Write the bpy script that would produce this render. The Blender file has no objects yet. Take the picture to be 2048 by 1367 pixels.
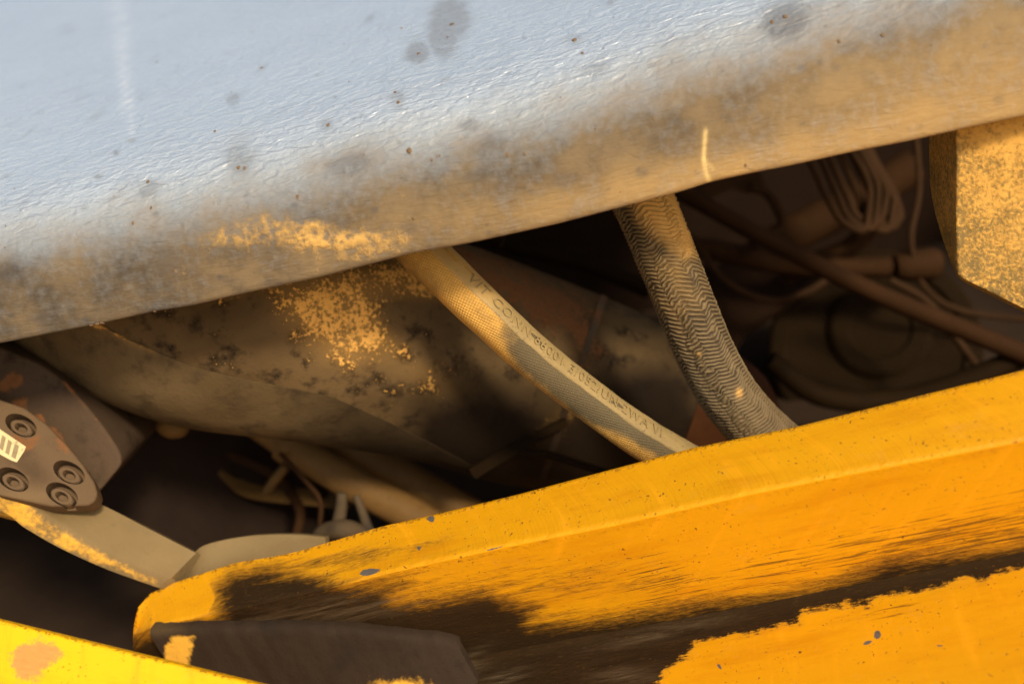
import bpy, bmesh, math, random
import numpy as np
from mathutils import Vector, noise as mnoise
random.seed(7); rng = np.random.default_rng(7)
SC = bpy.context.scene
COL = SC.collection

# ------------------------------------------------------------------ camera
W, H, LENS = 2048.0, 1367.0, 35.0
FPX = W * LENS / 36.0
PITCH, ROLL = math.radians(20), math.radians(13)
CAM = np.array([0.0, 0.0, 1.40])
FWD = np.array([0, math.cos(PITCH), -math.sin(PITCH)])
R0, U0 = np.array([1.0, 0, 0]), np.array([0, math.sin(PITCH), math.cos(PITCH)])
RIGHT = math.cos(ROLL) * R0 - math.sin(ROLL) * U0
UP = math.sin(ROLL) * R0 + math.cos(ROLL) * U0
cam = bpy.data.cameras.new('camera'); cam.lens = LENS; cam.sensor_width = 36
cam.clip_start = 0.01; cam.clip_end = 2000
cam.dof.use_dof = True; cam.dof.focus_distance = 0.86; cam.dof.aperture_fstop = 2.6
cam_o = bpy.data.objects.new('camera', cam); COL.objects.link(cam_o)
from mathutils import Matrix
cam_o.matrix_world = Matrix([[RIGHT[0], UP[0], -FWD[0], CAM[0]], [RIGHT[1], UP[1], -FWD[1], CAM[1]],
                             [RIGHT[2], UP[2], -FWD[2], CAM[2]], [0, 0, 0, 1]])
SC.camera = cam_o

# ------------------------------------------------------------------ sky, sun, exposure
SUN_EL, SUN_AZ = math.radians(34), math.radians(152)      # azimuth clockwise from +Y: behind the camera, to its right
world = bpy.data.worlds.new('World'); SC.world = world; world.use_nodes = True
wn = world.node_tree.nodes; wl = world.node_tree.links
sky = wn.new('ShaderNodeTexSky'); sky.sky_type = 'NISHITA'; sky.sun_disc = False
sky.sun_elevation = SUN_EL; sky.sun_rotation = SUN_AZ; sky.dust_density = 3.0; sky.air_density = 1.2
bg = wn['Background']; bg.inputs['Strength'].default_value = 0.15
wl.new(sky.outputs['Color'], bg.inputs['Color'])
sl = bpy.data.lights.new('sun', 'SUN'); sl.energy = 3.9; sl.angle = math.radians(8); sl.color = (1.0, 0.83, 0.58)
so = bpy.data.objects.new('sun', sl); COL.objects.link(so)
sdir = Vector((math.sin(SUN_AZ) * math.cos(SUN_EL), math.cos(SUN_AZ) * math.cos(SUN_EL), math.sin(SUN_EL)))
so.rotation_euler = sdir.to_track_quat('Z', 'Y').to_euler(); so.location = (1.5, -2, 3)
SC.view_settings.view_transform = 'Standard'; SC.view_settings.look = 'None'
SC.view_settings.exposure = 0.0; SC.view_settings.gamma = 1.0; SC.view_settings.use_curve_mapping = False
SC.render.engine = 'CYCLES'; SC.cycles.max_bounces = 8; SC.cycles.diffuse_bounces = 4; SC.cycles.glossy_bounces = 3

# ------------------------------------------------------------------ geometry helpers
def P(px, py, d):
    return CAM + d * (FWD + RIGHT * ((px - W / 2) / FPX) + UP * ((H / 2 - py) / FPX))
def to_px(pts):
    v = np.asarray(pts) - CAM; d = v @ FWD
    return np.stack([v @ RIGHT / d * FPX + W / 2, H / 2 - v @ UP / d * FPX], -1)
def unit(v): v = np.asarray(v, float); return v / np.linalg.norm(v)
def hit(px, py, p0, n):
    r = P(px, py, 1.0) - CAM
    return CAM + r * (np.dot(p0 - CAM, n) / np.dot(r, n))
def poly_y(pts, x):                       # polyline y(x) with linear extrapolation
    xs = np.array([p[0] for p in pts], float); ys = np.array([p[1] for p in pts], float)
    x = np.asarray(x, float); y = np.interp(x, xs, ys)
    y = np.where(x < xs[0], ys[0] + (x - xs[0]) * (ys[1] - ys[0]) / (xs[1] - xs[0]), y)
    return np.where(x > xs[-1], ys[-1] + (x - xs[-1]) * (ys[-1] - ys[-2]) / (xs[-1] - xs[-2]), y)
def spline(pts, n):                       # Catmull-Rom through pts, resampled to n
    p = np.array(pts, float); p = np.vstack([2 * p[0] - p[1], p, 2 * p[-1] - p[-2]])
    out = []
    for i in range(1, len(p) - 2):
        t = np.linspace(0, 1, 24, endpoint=False)[:, None]
        a, b, c, d = p[i - 1], p[i], p[i + 1], p[i + 2]
        out.append(.5 * ((2 * b) + (c - a) * t + (2 * a - 5 * b + 4 * c - d) * t * t + (3 * b - a - 3 * c + d) * t ** 3))
    out = np.vstack(out + [p[-2][None]])
    s = np.r_[0, np.cumsum(np.linalg.norm(np.diff(out[:, :3], axis=0), axis=1))]
    q = np.linspace(0, s[-1], n)
    return np.stack([np.interp(q, s, out[:, k]) for k in range(out.shape[1])], -1)
def sdf(pts, poly):                       # signed distance (negative inside) to polygon
    p = np.asarray(pts, float); v = np.asarray(poly, float); n = len(v)
    d = np.full(len(p), 1e18); s = np.ones(len(p))
    for i in range(n):
        a, b = v[i], v[i - 1]
        e = b - a; w = p - a
        t = np.clip((w @ e) / (e @ e + 1e-12), 0, 1)[:, None]
        d = np.minimum(d, ((w - e * t) ** 2).sum(1))
        c1 = p[:, 1] >= a[1]; c2 = p[:, 1] < b[1]; c3 = e[0] * w[:, 1] > e[1] * w[:, 0]
        s = np.where((c1 & c2 & c3) | (~c1 & ~c2 & ~c3), -s, s)
    return s * np.sqrt(d)
def soft(pts, poly, wdt):                 # 1 inside, 0 outside, ramp of width wdt
    return np.clip(.5 - sdf(pts, poly) / wdt, 0, 1)
def blob(pts, x, y, rx, ry=None, ang=0):
    ry = ry or rx; a = math.radians(ang); dx = pts[:, 0] - x; dy = pts[:, 1] - y
    u = (dx * math.cos(a) + dy * math.sin(a)) / rx; v = (-dx * math.sin(a) + dy * math.cos(a)) / ry
    return np.exp(-(u * u + v * v))
def line_d(pts, poly):                    # distance to an open polyline
    d = np.full(len(pts), 1e9); v = np.asarray(poly, float)
    for a, b in zip(v[:-1], v[1:]):
        e = b - a; t = np.clip(((pts - a) @ e) / (e @ e), 0, 1)[:, None]
        d = np.minimum(d, np.linalg.norm(pts - a - e * t, axis=1))
    return d

def make(name, verts, faces, mat, parent=None, attrs=None, sharp=35, smooth=True):
    me = bpy.data.meshes.new(name)
    me.from_pydata([tuple(map(float, v)) for v in verts], [], [tuple(map(int, f)) for f in faces]); me.update()
    bm = bmesh.new(); bm.from_mesh(me); bmesh.ops.recalc_face_normals(bm, faces=bm.faces); bm.to_mesh(me); bm.free()
    if smooth:
        me.polygons.foreach_set('use_smooth', [True] * len(me.polygons))
        me.set_sharp_from_angle(angle=math.radians(sharp))
    for k, v in (attrs or {}).items():
        a = me.attributes.new(k, 'FLOAT', 'POINT'); a.data.foreach_set('value', np.asarray(v, np.float32).ravel())
    o = bpy.data.objects.new(name, me); COL.objects.link(o)
    if mat: me.materials.append(mat)
    if parent is not None: o.parent = parent
    return o
def tag(o, label, cat, group=None, kind=None):
    o['label'] = label; o['category'] = cat
    if group: o['group'] = group
    if kind: o['kind'] = kind
    return o
def empty(name, label, cat, loc=(0, 0, 0), group=None):
    o = bpy.data.objects.new(name, None); COL.objects.link(o); o.empty_display_size = .05
    return tag(o, label, cat, group)
def gidx(n, m, off=0, wrap=False):
    f = []
    for i in range(n - 1):
        for j in range(m if wrap else m - 1):
            j2 = (j + 1) % m
            f.append((off + i * m + j, off + i * m + j2, off + (i + 1) * m + j2, off + (i + 1) * m + j))
    return f
def arclen(G):
    su = np.zeros(G.shape[:2]); sv = np.zeros(G.shape[:2])
    su[1:] = np.cumsum(np.linalg.norm(np.diff(G, axis=0), axis=2), axis=0)
    sv[:, 1:] = np.cumsum(np.linalg.norm(np.diff(G, axis=1), axis=2), axis=1)
    return su, sv
def slab(name, G, off, mat, parent=None, masks=None, back=None, sharp=35):
    """closed solid: front grid G (n,m,3), back = G + off (vector) or an explicit grid"""
    G = np.asarray(G, float); n, m = G.shape[:2]
    B = np.asarray(back, float) if back is not None else G + np.asarray(off)
    V = np.vstack([G.reshape(-1, 3), B.reshape(-1, 3)]); k = n * m
    F = gidx(n, m) + [tuple(reversed(f)) for f in gidx(n, m, k)]
    ring = [i * m for i in range(n)] + [(n - 1) * m + j for j in range(1, m)] + [i * m + m - 1 for i in range(n - 2, -1, -1)] + [j for j in range(m - 2, 0, -1)]
    for a, b in zip(ring, ring[1:] + ring[:1]): F.append((a, b, b + k, a + k))
    su, sv = arclen(G); at = {'su': np.r_[su.ravel(), su.ravel()], 'sv': np.r_[sv.ravel(), sv.ravel()]}
    if masks:
        px = to_px(G.reshape(-1, 3))
        for kk, fn in masks.items():
            v = fn(px); at[kk] = np.r_[v, v]
    return make(name, V, F, mat, parent, at, sharp)
def fanplate(name, poly, off, mat, parent=None, bevel=.0, masks=None, cuts=0):
    """solid from a 3-D polygon extruded by off, bevelled edges"""
    bm = bmesh.new()
    vs = [bm.verts.new(tuple(p)) for p in poly]; f = bm.faces.new(vs)
    r = bmesh.ops.extrude_face_region(bm, geom=[f])
    bmesh.ops.translate(bm, verts=[e for e in r['geom'] if isinstance(e, bmesh.types.BMVert)], vec=tuple(off))
    bmesh.ops.recalc_face_normals(bm, faces=bm.faces)
    if bevel: bmesh.ops.bevel(bm, geom=list(bm.edges), offset=bevel, segments=3, affect='EDGES', profile=.6, clamp_overlap=True)
    bmesh.ops.triangulate(bm, faces=[q for q in bm.faces if len(q.verts) > 4])
    for _ in range(cuts):
        bmesh.ops.subdivide_edges(bm, edges=[e for e in bm.edges if e.calc_length() > .006], cuts=1, use_grid_fill=True)
    me = bpy.data.meshes.new(name); bm.to_mesh(me); bm.free()
    me.polygons.foreach_set('use_smooth', [True] * len(me.polygons)); me.set_sharp_from_angle(angle=math.radians(30))
    co = np.array([v.co for v in me.vertices])
    if masks:
        px = to_px(co)
        for kk, fn in masks.items():
            a = me.attributes.new(kk, 'FLOAT', 'POINT'); a.data.foreach_set('value', np.asarray(fn(px), np.float32))
    o = bpy.data.objects.new(name, me); COL.objects.link(o); me.materials.append(mat)
    if parent is not None: o.parent = parent
    return o
def frames(C):
    T = np.gradient(C, axis=0); T /= np.linalg.norm(T, axis=1)[:, None]
    V = CAM - C; V -= (V * T).sum(1)[:, None] * T; V /= np.linalg.norm(V, axis=1)[:, None]
    return T, V, np.cross(V, T)            # N: to the right of the travel direction, seen from the camera -> sign fixed by use
def path(pts, n):                          # [(px,py,d)] -> world points + radii if 4th column
    a = np.array(pts, float); w = np.array([P(*q[:3]) for q in a])
    if a.shape[1] > 3: w = np.hstack([w, (a[:, 3] * a[:, 2] / FPX)[:, None]])
    return spline(w, n)
def tube(name, pts, mat, parent=None, n=60, seg=20, disp=None, masks=None, caps=True):
    S = path(pts, n); C, R = S[:, :3], S[:, 3]
    T, V, N = frames(C); th = np.linspace(-np.pi, np.pi, seg, endpoint=False)
    s = np.r_[0, np.cumsum(np.linalg.norm(np.diff(C, axis=0), axis=1))]
    h = disp(s[:, None], th[None, :]) if disp else np.zeros((n, seg))
    D = np.cos(th)[None, :, None] * V[:, None] + np.sin(th)[None, :, None] * N[:, None]
    G = C[:, None] + D * (R[:, None] + h)[..., None]
    X = G.reshape(-1, 3); F = gidx(n, seg, 0, True)
    at = {'su': np.repeat(s, seg), 'sv': np.tile(th, n), 'hh': h.ravel()}
    if masks:
        px = to_px(X)
        for k, fn in masks.items(): at[k] = fn(px)
    if caps: F += [tuple(range(seg)), tuple((n - 1) * seg + j for j in range(seg))]
    return make(name, X, F, mat, parent, at, 60)

# ------------------------------------------------------------------ material helpers
class M:
    def __init__(s, name):
        s.m = bpy.data.materials.new(name); s.m.use_nodes = True; s.t = s.m.node_tree; s.b = s.t.nodes['Principled BSDF']
    def n(s, typ, **kw):
        x = s.t.nodes.new(typ)
        for k, v in kw.items(): setattr(x, k, v)
        return x
    def put(s, sock, v):
        if isinstance(v, bpy.types.NodeSocket): s.t.links.new(v, sock)
        elif isinstance(v, (tuple, list)): sock.default_value = tuple(v) + (1,) * (len(sock.default_value) - len(v))
        else: sock.default_value = v
    def attr(s, name): return s.n('ShaderNodeAttribute', attribute_name=name).outputs['Fac']
    def pos(s): return s.n('ShaderNodeTexCoord').outputs['Object']
    def math(s, op, a, b=0.0, c=None, clamp=False):
        x = s.n('ShaderNodeMath', operation=op, use_clamp=clamp); s.put(x.inputs[0], a); s.put(x.inputs[1], b)
        if c is not None: s.put(x.inputs[2], c)
        return x.outputs[0]
    def vec(s, x, y, z=0.0):
        c = s.n('ShaderNodeCombineXYZ'); s.put(c.inputs[0], x); s.put(c.inputs[1], y); s.put(c.inputs[2], z); return c.outputs[0]
    def scale(s, v, k):
        x = s.n('ShaderNodeMapping'); s.put(x.inputs[0], v); x.inputs['Scale'].default_value = k; return x.outputs[0]
    def noise(s, v, sc, det=4, rough=.6, dist=0):
        x = s.n('ShaderNodeTexNoise'); s.put(x.inputs['Vector'], v); s.put(x.inputs['Scale'], sc)
        x.inputs['Detail'].default_value = det; x.inputs['Roughness'].default_value = rough; x.inputs['Distortion'].default_value = dist
        return x.outputs['Fac']
    def voro(s, v, sc, feat='F1'):
        x = s.n('ShaderNodeTexVoronoi', feature=feat); s.put(x.inputs['Vector'], v); s.put(x.inputs['Scale'], sc); return x.outputs['Distance']
    def step(s, v, lo, hi):
        x = s.n('ShaderNodeMapRange', interpolation_type='SMOOTHSTEP'); s.put(x.inputs[0], v); s.put(x.inputs[1], lo); s.put(x.inputs[2], hi); return x.outputs[0]
    def mix(s, f, a, b):
        x = s.n('ShaderNodeMix', data_type='RGBA'); s.put(x.inputs[0], f); s.put(x.inputs[6], a); s.put(x.inputs[7], b); return x.outputs[2]
    def fmix(s, f, a, b):
        x = s.n('ShaderNodeMix', data_type='FLOAT'); s.put(x.inputs[0], f); s.put(x.inputs[2], a); s.put(x.inputs[3], b); return x.outputs[0]
    def bump(s, h, st, dist, nrm=None):
        x = s.n('ShaderNodeBump'); s.put(x.inputs['Height'], h); x.inputs['Strength'].default_value = st; x.inputs['Distance'].default_value = dist
        if nrm: s.put(x.inputs['Normal'], nrm)
        return x.outputs[0]
    def out(s, col, rough=.6, spec=.4, nrm=None, **kw):
        s.put(s.b.inputs['Base Color'], col); s.put(s.b.inputs['Roughness'], rough); s.put(s.b.inputs['Specular IOR Level'], spec)
        if nrm: s.put(s.b.inputs['Normal'], nrm)
        for k, v in kw.items(): s.put(s.b.inputs[k.replace('_', ' ')], v)
        return s.m

def mat_panel():
    m = M('grained_grey_plastic'); p = m.pos(); su, sv = m.attr('su'), m.attr('sv'); g = m.vec(su, sv)
    dust = m.attr('dust'); n1 = m.noise(p, 26, 6, .65); n2 = m.noise(p, 150, 4, .6); n3 = m.noise(p, 7, 3)
    f = m.math('ADD', dust, m.math('MULTIPLY', m.math('SUBTRACT', n1, .5), m.math('MULTIPLY', m.math('SUBTRACT', 1.25, dust), m.math('MULTIPLY', dust, 1.5))))
    f = m.math('ADD', f, m.math('MULTIPLY', m.math('SUBTRACT', n2, .5), m.math('MULTIPLY', dust, .35)), clamp=True)
    base = m.mix(n3, (.37, .43, .49), (.46, .53, .60))  # pale blue of the sky reflection painted into the dark plastic's colour
    base = m.mix(m.math('MULTIPLY', m.step(n1, .52, .8), .35), base, (.15, .15, .155))
    tan = m.mix(m.step(n1, .3, .7), (.042, .029, .016), (.15, .105, .053)); tan = m.mix(m.math('MULTIPLY', m.attr('gold_bounce'), m.fmix(n1, .5, 1.0)), tan, (.40, .25, .085))  # warm bounce light mixed into the dust colour
    c = m.mix(m.math('MULTIPLY', f, .97), base, tan)
    oc = m.attr('ochre'); fo = m.math('MULTIPLY', m.step(m.math('ADD', oc, m.math('ADD', m.math('MULTIPLY', m.math('SUBTRACT', n1, .5), 1.5), m.math('MULTIPLY', m.math('SUBTRACT', n2, .5), 1.1))), .30, 1.05), m.step(n2, .25, .5))
    c = m.mix(m.math('MULTIPLY', fo, .9), c, (.60, .36, .10))
    wet = m.math('MULTIPLY', m.attr('wet'), m.step(m.math('ADD', n1, m.math('MULTIPLY', m.attr('wet'), .3)), .35, .8)); c = m.mix(m.math('MULTIPLY', wet, .6), c, (.05, .05, .055))
    scr = m.math('MULTIPLY', m.attr('scratch'), m.step(m.noise(p, 60, 3), .3, .6)); c = m.mix(scr, c, (.72, .74, .76))
    chip = m.attr('chip'); c = m.mix(chip, c, (.68, .5, .2))
    g = m.vec(su, m.attr('gv')); gn = m.noise(m.scale(g, (70, 260, 1)), 1.0, 2, .5, .7); gf = m.noise(m.scale(g, (240, 600, 1)), 1.0, 2)
    hgt = m.math('ADD', gn, m.math('MULTIPLY', gf, .22)); hgt = m.math('ADD', hgt, m.math('MULTIPLY', fo, 1.2))
    hgt = m.math('MULTIPLY', hgt, m.fmix(f, 1.0, .22)); nb = m.bump(hgt, .95, .0048); nb = m.bump(n2, .25, .001, nb)
    r = m.fmix(f, .30, .8); r = m.fmix(wet, r, .55)
    return m.out(c, r, m.fmix(f, .9, .25), nb, Sheen_Weight=m.fmix(f, .15, .1), Sheen_Roughness=.45, Coat_Weight=m.math('MULTIPLY', m.math('SUBTRACT', 1.0, m.math('MULTIPLY', f, 2.2), clamp=True), m.math('SUBTRACT', 1.0, m.math('MULTIPLY', wet, .7))), Coat_Roughness=.34, Coat_IOR=2.2, Coat_Normal=nb)

def mat_yellow(name, ya=(.80, .375, .006), yb=(.86, .45, .012)):
    m = M(name); p = m.pos(); su, sv = m.attr('su'), m.attr('sv'); g = m.vec(su, sv)
    n1 = m.noise(m.scale(g, (13, 105, 1)), 1, 7, .7, .5); n2 = m.noise(m.scale(g, (110, 420, 1)), 1, 4, .65); n3 = m.noise(p, 9, 4)
    c = m.mix(n3, ya, yb)
    c = m.mix(m.step(m.noise(m.scale(g, (60, 9, 1)), 1, 3), .5, .8), c, (.78, .345, .006))
    fade = m.step(m.noise(m.scale(g, (7, 30, 1)), 1, 6, .7), .45, .75); c = m.mix(m.math('MULTIPLY', fade, .6), c, tuple(v * k for v, k in zip(ya, (.78, .62, .6))))
    scr = m.math('MULTIPLY', m.step(m.noise(m.scale(g, (9, 700, 1)), 1, 3, .6, .3), .66, .72), m.step(m.noise(p, 14, 3), .5, .65)); c = m.mix(m.math('MULTIPLY', scr, .4), c, (.45, .19, .01))
    dst = m.step(m.noise(p, 45, 6, .75), .55, .85); c = m.mix(m.math('MULTIPLY', dst, .16), c, (.55, .38, .16))
    st = m.noise(m.scale(g, (420, 6, 1)), 1, 3, .6)
    bd = m.attr('band'); c = m.mix(m.math('MULTIPLY', bd, m.math('MULTIPLY', m.step(st, .55, .8), .35)), c, (.60, .25, .004))
    # faint grime film, hard dirt, specks
    gr = m.attr('grime')
    film = m.step(m.math('ADD', gr, m.math('MULTIPLY', m.math('SUBTRACT', n1, .5), 1.1)), .12, .75)
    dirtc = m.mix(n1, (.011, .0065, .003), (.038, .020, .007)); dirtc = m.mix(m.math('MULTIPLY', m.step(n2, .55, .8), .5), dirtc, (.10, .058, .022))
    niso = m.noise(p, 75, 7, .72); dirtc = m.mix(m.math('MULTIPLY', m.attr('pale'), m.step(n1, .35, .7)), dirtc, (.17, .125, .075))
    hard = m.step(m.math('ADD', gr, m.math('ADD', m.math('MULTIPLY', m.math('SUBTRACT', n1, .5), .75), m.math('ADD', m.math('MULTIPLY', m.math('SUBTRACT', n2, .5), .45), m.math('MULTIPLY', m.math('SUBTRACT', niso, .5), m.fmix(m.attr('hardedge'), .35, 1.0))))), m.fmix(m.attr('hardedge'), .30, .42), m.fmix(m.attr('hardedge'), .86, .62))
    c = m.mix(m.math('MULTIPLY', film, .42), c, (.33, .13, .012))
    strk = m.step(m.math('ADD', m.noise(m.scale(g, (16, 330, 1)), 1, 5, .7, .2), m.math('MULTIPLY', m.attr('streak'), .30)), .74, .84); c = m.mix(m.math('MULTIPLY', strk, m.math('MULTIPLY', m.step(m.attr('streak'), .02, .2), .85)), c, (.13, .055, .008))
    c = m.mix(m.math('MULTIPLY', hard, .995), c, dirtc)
    sp = m.math('MULTIPLY', m.step(m.noise(p, 330, 2, .5), .665, .71), m.step(m.noise(p, 30, 3), .44, .6))
    edge = m.attr('edge'); ep = m.math('MULTIPLY', edge, m.step(m.noise(p, 240, 3, .6), .52, .6))
    sp = m.math('MAXIMUM', sp, ep); c = m.mix(m.math('MULTIPLY', sp, .85), c, (.10, .045, .012))
    chip = m.math('MULTIPLY', m.attr('chip'), 1.0); chip = m.step(m.math('ADD', chip, m.math('MULTIPLY', m.math('SUBTRACT', m.noise(p, 120, 4), .5), .8)), .45, .55)
    c = m.mix(chip, c, m.mix(n3, (.09, .085, .08), (.16, .13, .10)))
    rust = m.step(m.math('ADD', m.attr('rust'), m.math('MULTIPLY', m.math('SUBTRACT', m.noise(p, 130, 6, .75), .5), 2.0)), .42, .85)
    c = m.mix(m.math('MULTIPLY', rust, .85), c, m.mix(n2, (.45, .16, .05), (.62, .30, .10)))
    h = m.math('ADD', m.math('MULTIPLY', m.math('MULTIPLY', st, bd), .35), m.math('MULTIPLY', hard, m.math('ADD', n2, .8)))
    h = m.math('SUBTRACT', h, m.math('MULTIPLY', sp, .8)); h = m.math('ADD', h, m.math('MULTIPLY', m.noise(p, 160, 2), .12))
    nb = m.bump(h, .65, .0018)
    r = m.fmix(hard, .46, .9)
    return m.out(c, r, m.fmix(hard, .28, .08), nb)

def mat_dirty(name, a, b, dustc=(.5, .28, .08), rough=.75, bumpd=.0015, sc=30, spec=.15, dark=(.02, .018, .016), amp=.8, dk=(.56, .8), amp1=.85, sw=(.46, .62)):
    """generic dusty surface; attributes: ochre (dry dust), rust, yel (paint left)"""
    m = M(name); p = m.pos(); n1 = m.noise(p, sc, 6, .66); n2 = m.noise(p, sc * 6, 4, .62); n3 = m.noise(p, sc * .22, 3)
    c = m.mix(m.step(n3, .3, .7), a, b); c = m.mix(m.step(n1, *dk), c, dark)
    oc = m.attr('ochre')
    f = m.step(m.math('ADD', oc, m.math('ADD', m.math('MULTIPLY', m.math('SUBTRACT', n1, .5), amp1), m.math('MULTIPLY', m.math('SUBTRACT', n2, .5), amp))), *sw)
    soft_ = m.math('MULTIPLY', m.step(oc, 0, 1), .4); c = m.mix(soft_, c, dustc)
    c = m.mix(f, c, m.mix(n2, tuple(x * .8 for x in dustc), tuple(min(1, x * 1.2) for x in dustc)))
    rs = m.attr('rust'); fr = m.math('MULTIPLY', m.step(m.math('ADD', rs, m.math('ADD', m.math('MULTIPLY', m.math('SUBTRACT', n1, .5), 1.6), m.math('MULTIPLY', m.math('SUBTRACT', n2, .5), .8))), .40, .75), m.step(rs, .02, .15))
    c = m.mix(m.math('MULTIPLY', fr, .85), c, m.mix(n2, (.13, .052, .020), (.23, .10, .038)))
    oil_shade = m.attr('oil_shade'); c = m.mix(m.math('MULTIPLY', oil_shade, m.step(m.math('ADD', n1, oil_shade), .35, .95)), c, (.010, .006, .0035))  # near-black tone; on the housing it also paints shade
    ye = m.attr('yel'); fy = m.math('MULTIPLY', m.step(m.math('ADD', ye, m.math('ADD', m.math('MULTIPLY', m.math('SUBTRACT', n1, .5), 1.0), m.math('MULTIPLY', m.math('SUBTRACT', n2, .5), .7))), .35, .8), m.step(ye, .02, .12))
    c = m.mix(m.math('MULTIPLY', fy, .9), c, (.74, .40, .05))
    h = m.math('ADD', m.math('MULTIPLY', n1, .6), m.math('MULTIPLY', n2, .5)); h = m.math('ADD', h, m.math('MULTIPLY', f, .8))
    return m.out(c, rough, spec, m.bump(h, .5, bumpd))

def mat_hose():
    m = M('woven_hose_cover'); p = m.pos(); su, sv = m.attr('su'), m.attr('sv')
    a = m.math('ADD', m.math('MULTIPLY', su, 2600), m.math('MULTIPLY', sv, 14)); b = m.math('SUBTRACT', m.math('MULTIPLY', su, 900), m.math('MULTIPLY', sv, 46))
    wv = m.math('ADD', m.math('SINE', a), m.math('MULTIPLY', m.math('SINE', b), .8)); wv = m.math('MULTIPLY_ADD', wv, .28, .5)
    n1 = m.noise(p, 40, 5, .65); n2 = m.noise(p, 260, 3)
    c = m.mix(n1, (.09, .07, .038), (.155, .12, .064))
    oc = m.attr('ochre'); f = m.step(m.math('ADD', oc, m.math('MULTIPLY', m.math('SUBTRACT', n1, .5), .8)), .2, .9)
    c = m.mix(f, c, m.mix(n2, (.54, .29, .06), (.80, .46, .11)))
    c = m.mix(m.math('MULTIPLY', m.step(wv, .55, .15), .26), c, (.07, .05, .025))
    return m.out(c, .8, .2, m.bump(m.math('ADD', wv, m.math('MULTIPLY', n2, .4)), .7, .0012))
def mat_stripe(k=1.0, name='smooth_layline'):
    m = M(name); p = m.pos(); n1 = m.noise(p, 60, 5, .65); n2 = m.noise(p, 300, 3)
    c = m.mix(n1, (.20 * k, .142 * k, .06 * k), (.36 * k, .26 * k, .108 * k)); c = m.mix(m.step(n2, .58, .72), c, (.12 * k, .09 * k, .05 * k))
    oc = m.attr('ochre'); c = m.mix(m.math('MULTIPLY', oc, .8), c, (.62 * k, .38 * k, .12 * k))
    return m.out(c, .6, .3, m.bump(m.math('ADD', n1, n2), .35, .001))
def mat_braid():
    m = M('herringbone_braid'); p = m.pos(); hh = m.attr('hh'); n1 = m.noise(p, 35, 5, .65); n2 = m.noise(p, 420, 3)
    t = m.step(hh, -.0009, .0006)
    c = m.mix(t, (.045, .031, .016), m.mix(n1, (.125, .088, .043), (.215, .152, .074)))
    oc = m.attr('ochre'); f = m.math('MULTIPLY', oc, m.step(m.math('ADD', n1, m.math('MULTIPLY', oc, .5)), .4, .8))
    c = m.mix(f, c, m.mix(n2, (.50, .28, .07), (.70, .42, .13)))
    return m.out(c, .72, .3, m.bump(n2, .5, .0008))
def mat_plain(name, c, rough=.7, spec=.3):
    m = M(name); p = m.pos(); n1 = m.noise(p, 25, 5, .65); n2 = m.noise(p, 140, 3)
    k = m.mix(n1, tuple(x * .65 for x in c), tuple(min(1, x * 1.35) for x in c)); k = m.mix(m.step(n2, .6, .75), k, tuple(x * .5 for x in c))
    return m.out(k, rough, spec, m.bump(n2, .3, .001))

MP = mat_panel(); MY = mat_yellow('worn_yellow_paint', (.64, .285, .002), (.70, .335, .004)); MYB = mat_yellow('sunlit_yellow_paint', (.84, .43, .002), (.88, .48, .005))  # MYB: beam yellow brightened, the corner plate's sunlight put into its colour
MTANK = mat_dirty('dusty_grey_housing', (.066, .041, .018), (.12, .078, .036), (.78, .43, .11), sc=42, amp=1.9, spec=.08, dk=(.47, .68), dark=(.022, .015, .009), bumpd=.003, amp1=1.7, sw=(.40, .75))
MCOWL = mat_dirty('dusty_grey_cowl', (.098, .066, .031), (.15, .104, .052), (.5, .28, .08), sc=34, dark=(.062, .043, .024), dk=(.46, .72), bumpd=.003, spec=.08)
MBOX = mat_dirty('ochre_dusted_steel', (.10, .08, .034), (.15, .115, .05), (.62, .345, .075), sc=55, amp=1.6, sw=(.22, .80))
MEDGE = mat_dirty('muddy_steel', (.075, .052, .03), (.115, .08, .045), (.42, .26, .10), sc=26)
MBLOCK = mat_dirty('dark_casting', (.022, .0145, .0095), (.034, .0225, .015), (.4, .26, .1), sc=24, dark=(.022, .016, .012), spec=.08, dk=(.5, .75), bumpd=.004)
MARM = mat_dirty('tan_dusted_steel', (.155, .107, .048), (.225, .16, .075), (.5, .33, .11), sc=34, dark=(.105, .072, .034), bumpd=.003)
MFLG = mat_dirty('taupe_flange', (.105, .067, .037), (.145, .095, .054), (.55, .36, .14), sc=20, dark=(.065, .042, .026), spec=.08, bumpd=.003)
MHUB = mat_dirty('rusty_dark_hub', (.055, .036, .024), (.085, .056, .036), (.4, .26, .1), sc=24, dark=(.03, .021, .015), spec=.08, dk=(.5, .75), bumpd=.004)
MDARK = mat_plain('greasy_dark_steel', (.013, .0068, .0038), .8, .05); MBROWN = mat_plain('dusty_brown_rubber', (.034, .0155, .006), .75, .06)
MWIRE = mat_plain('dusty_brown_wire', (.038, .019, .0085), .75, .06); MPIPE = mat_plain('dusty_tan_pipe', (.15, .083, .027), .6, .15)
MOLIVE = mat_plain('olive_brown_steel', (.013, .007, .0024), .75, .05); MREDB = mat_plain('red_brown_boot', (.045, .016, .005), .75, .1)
MHOLE = mat_plain('dark_bolt', (.06, .045, .035), .6); MLABEL = mat_plain('aged_label', (.62, .50, .27)); MINK = mat_plain('label_ink', (.26, .2, .11))
MBRAID = mat_braid(); MHOSE = mat_hose(); MSTR = mat_stripe(); MLET = mat_stripe(.97, 'raised_lettering')
MCRUMB = mat_plain('dry_mud_crumb', (.17, .11, .06), .9)

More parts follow.
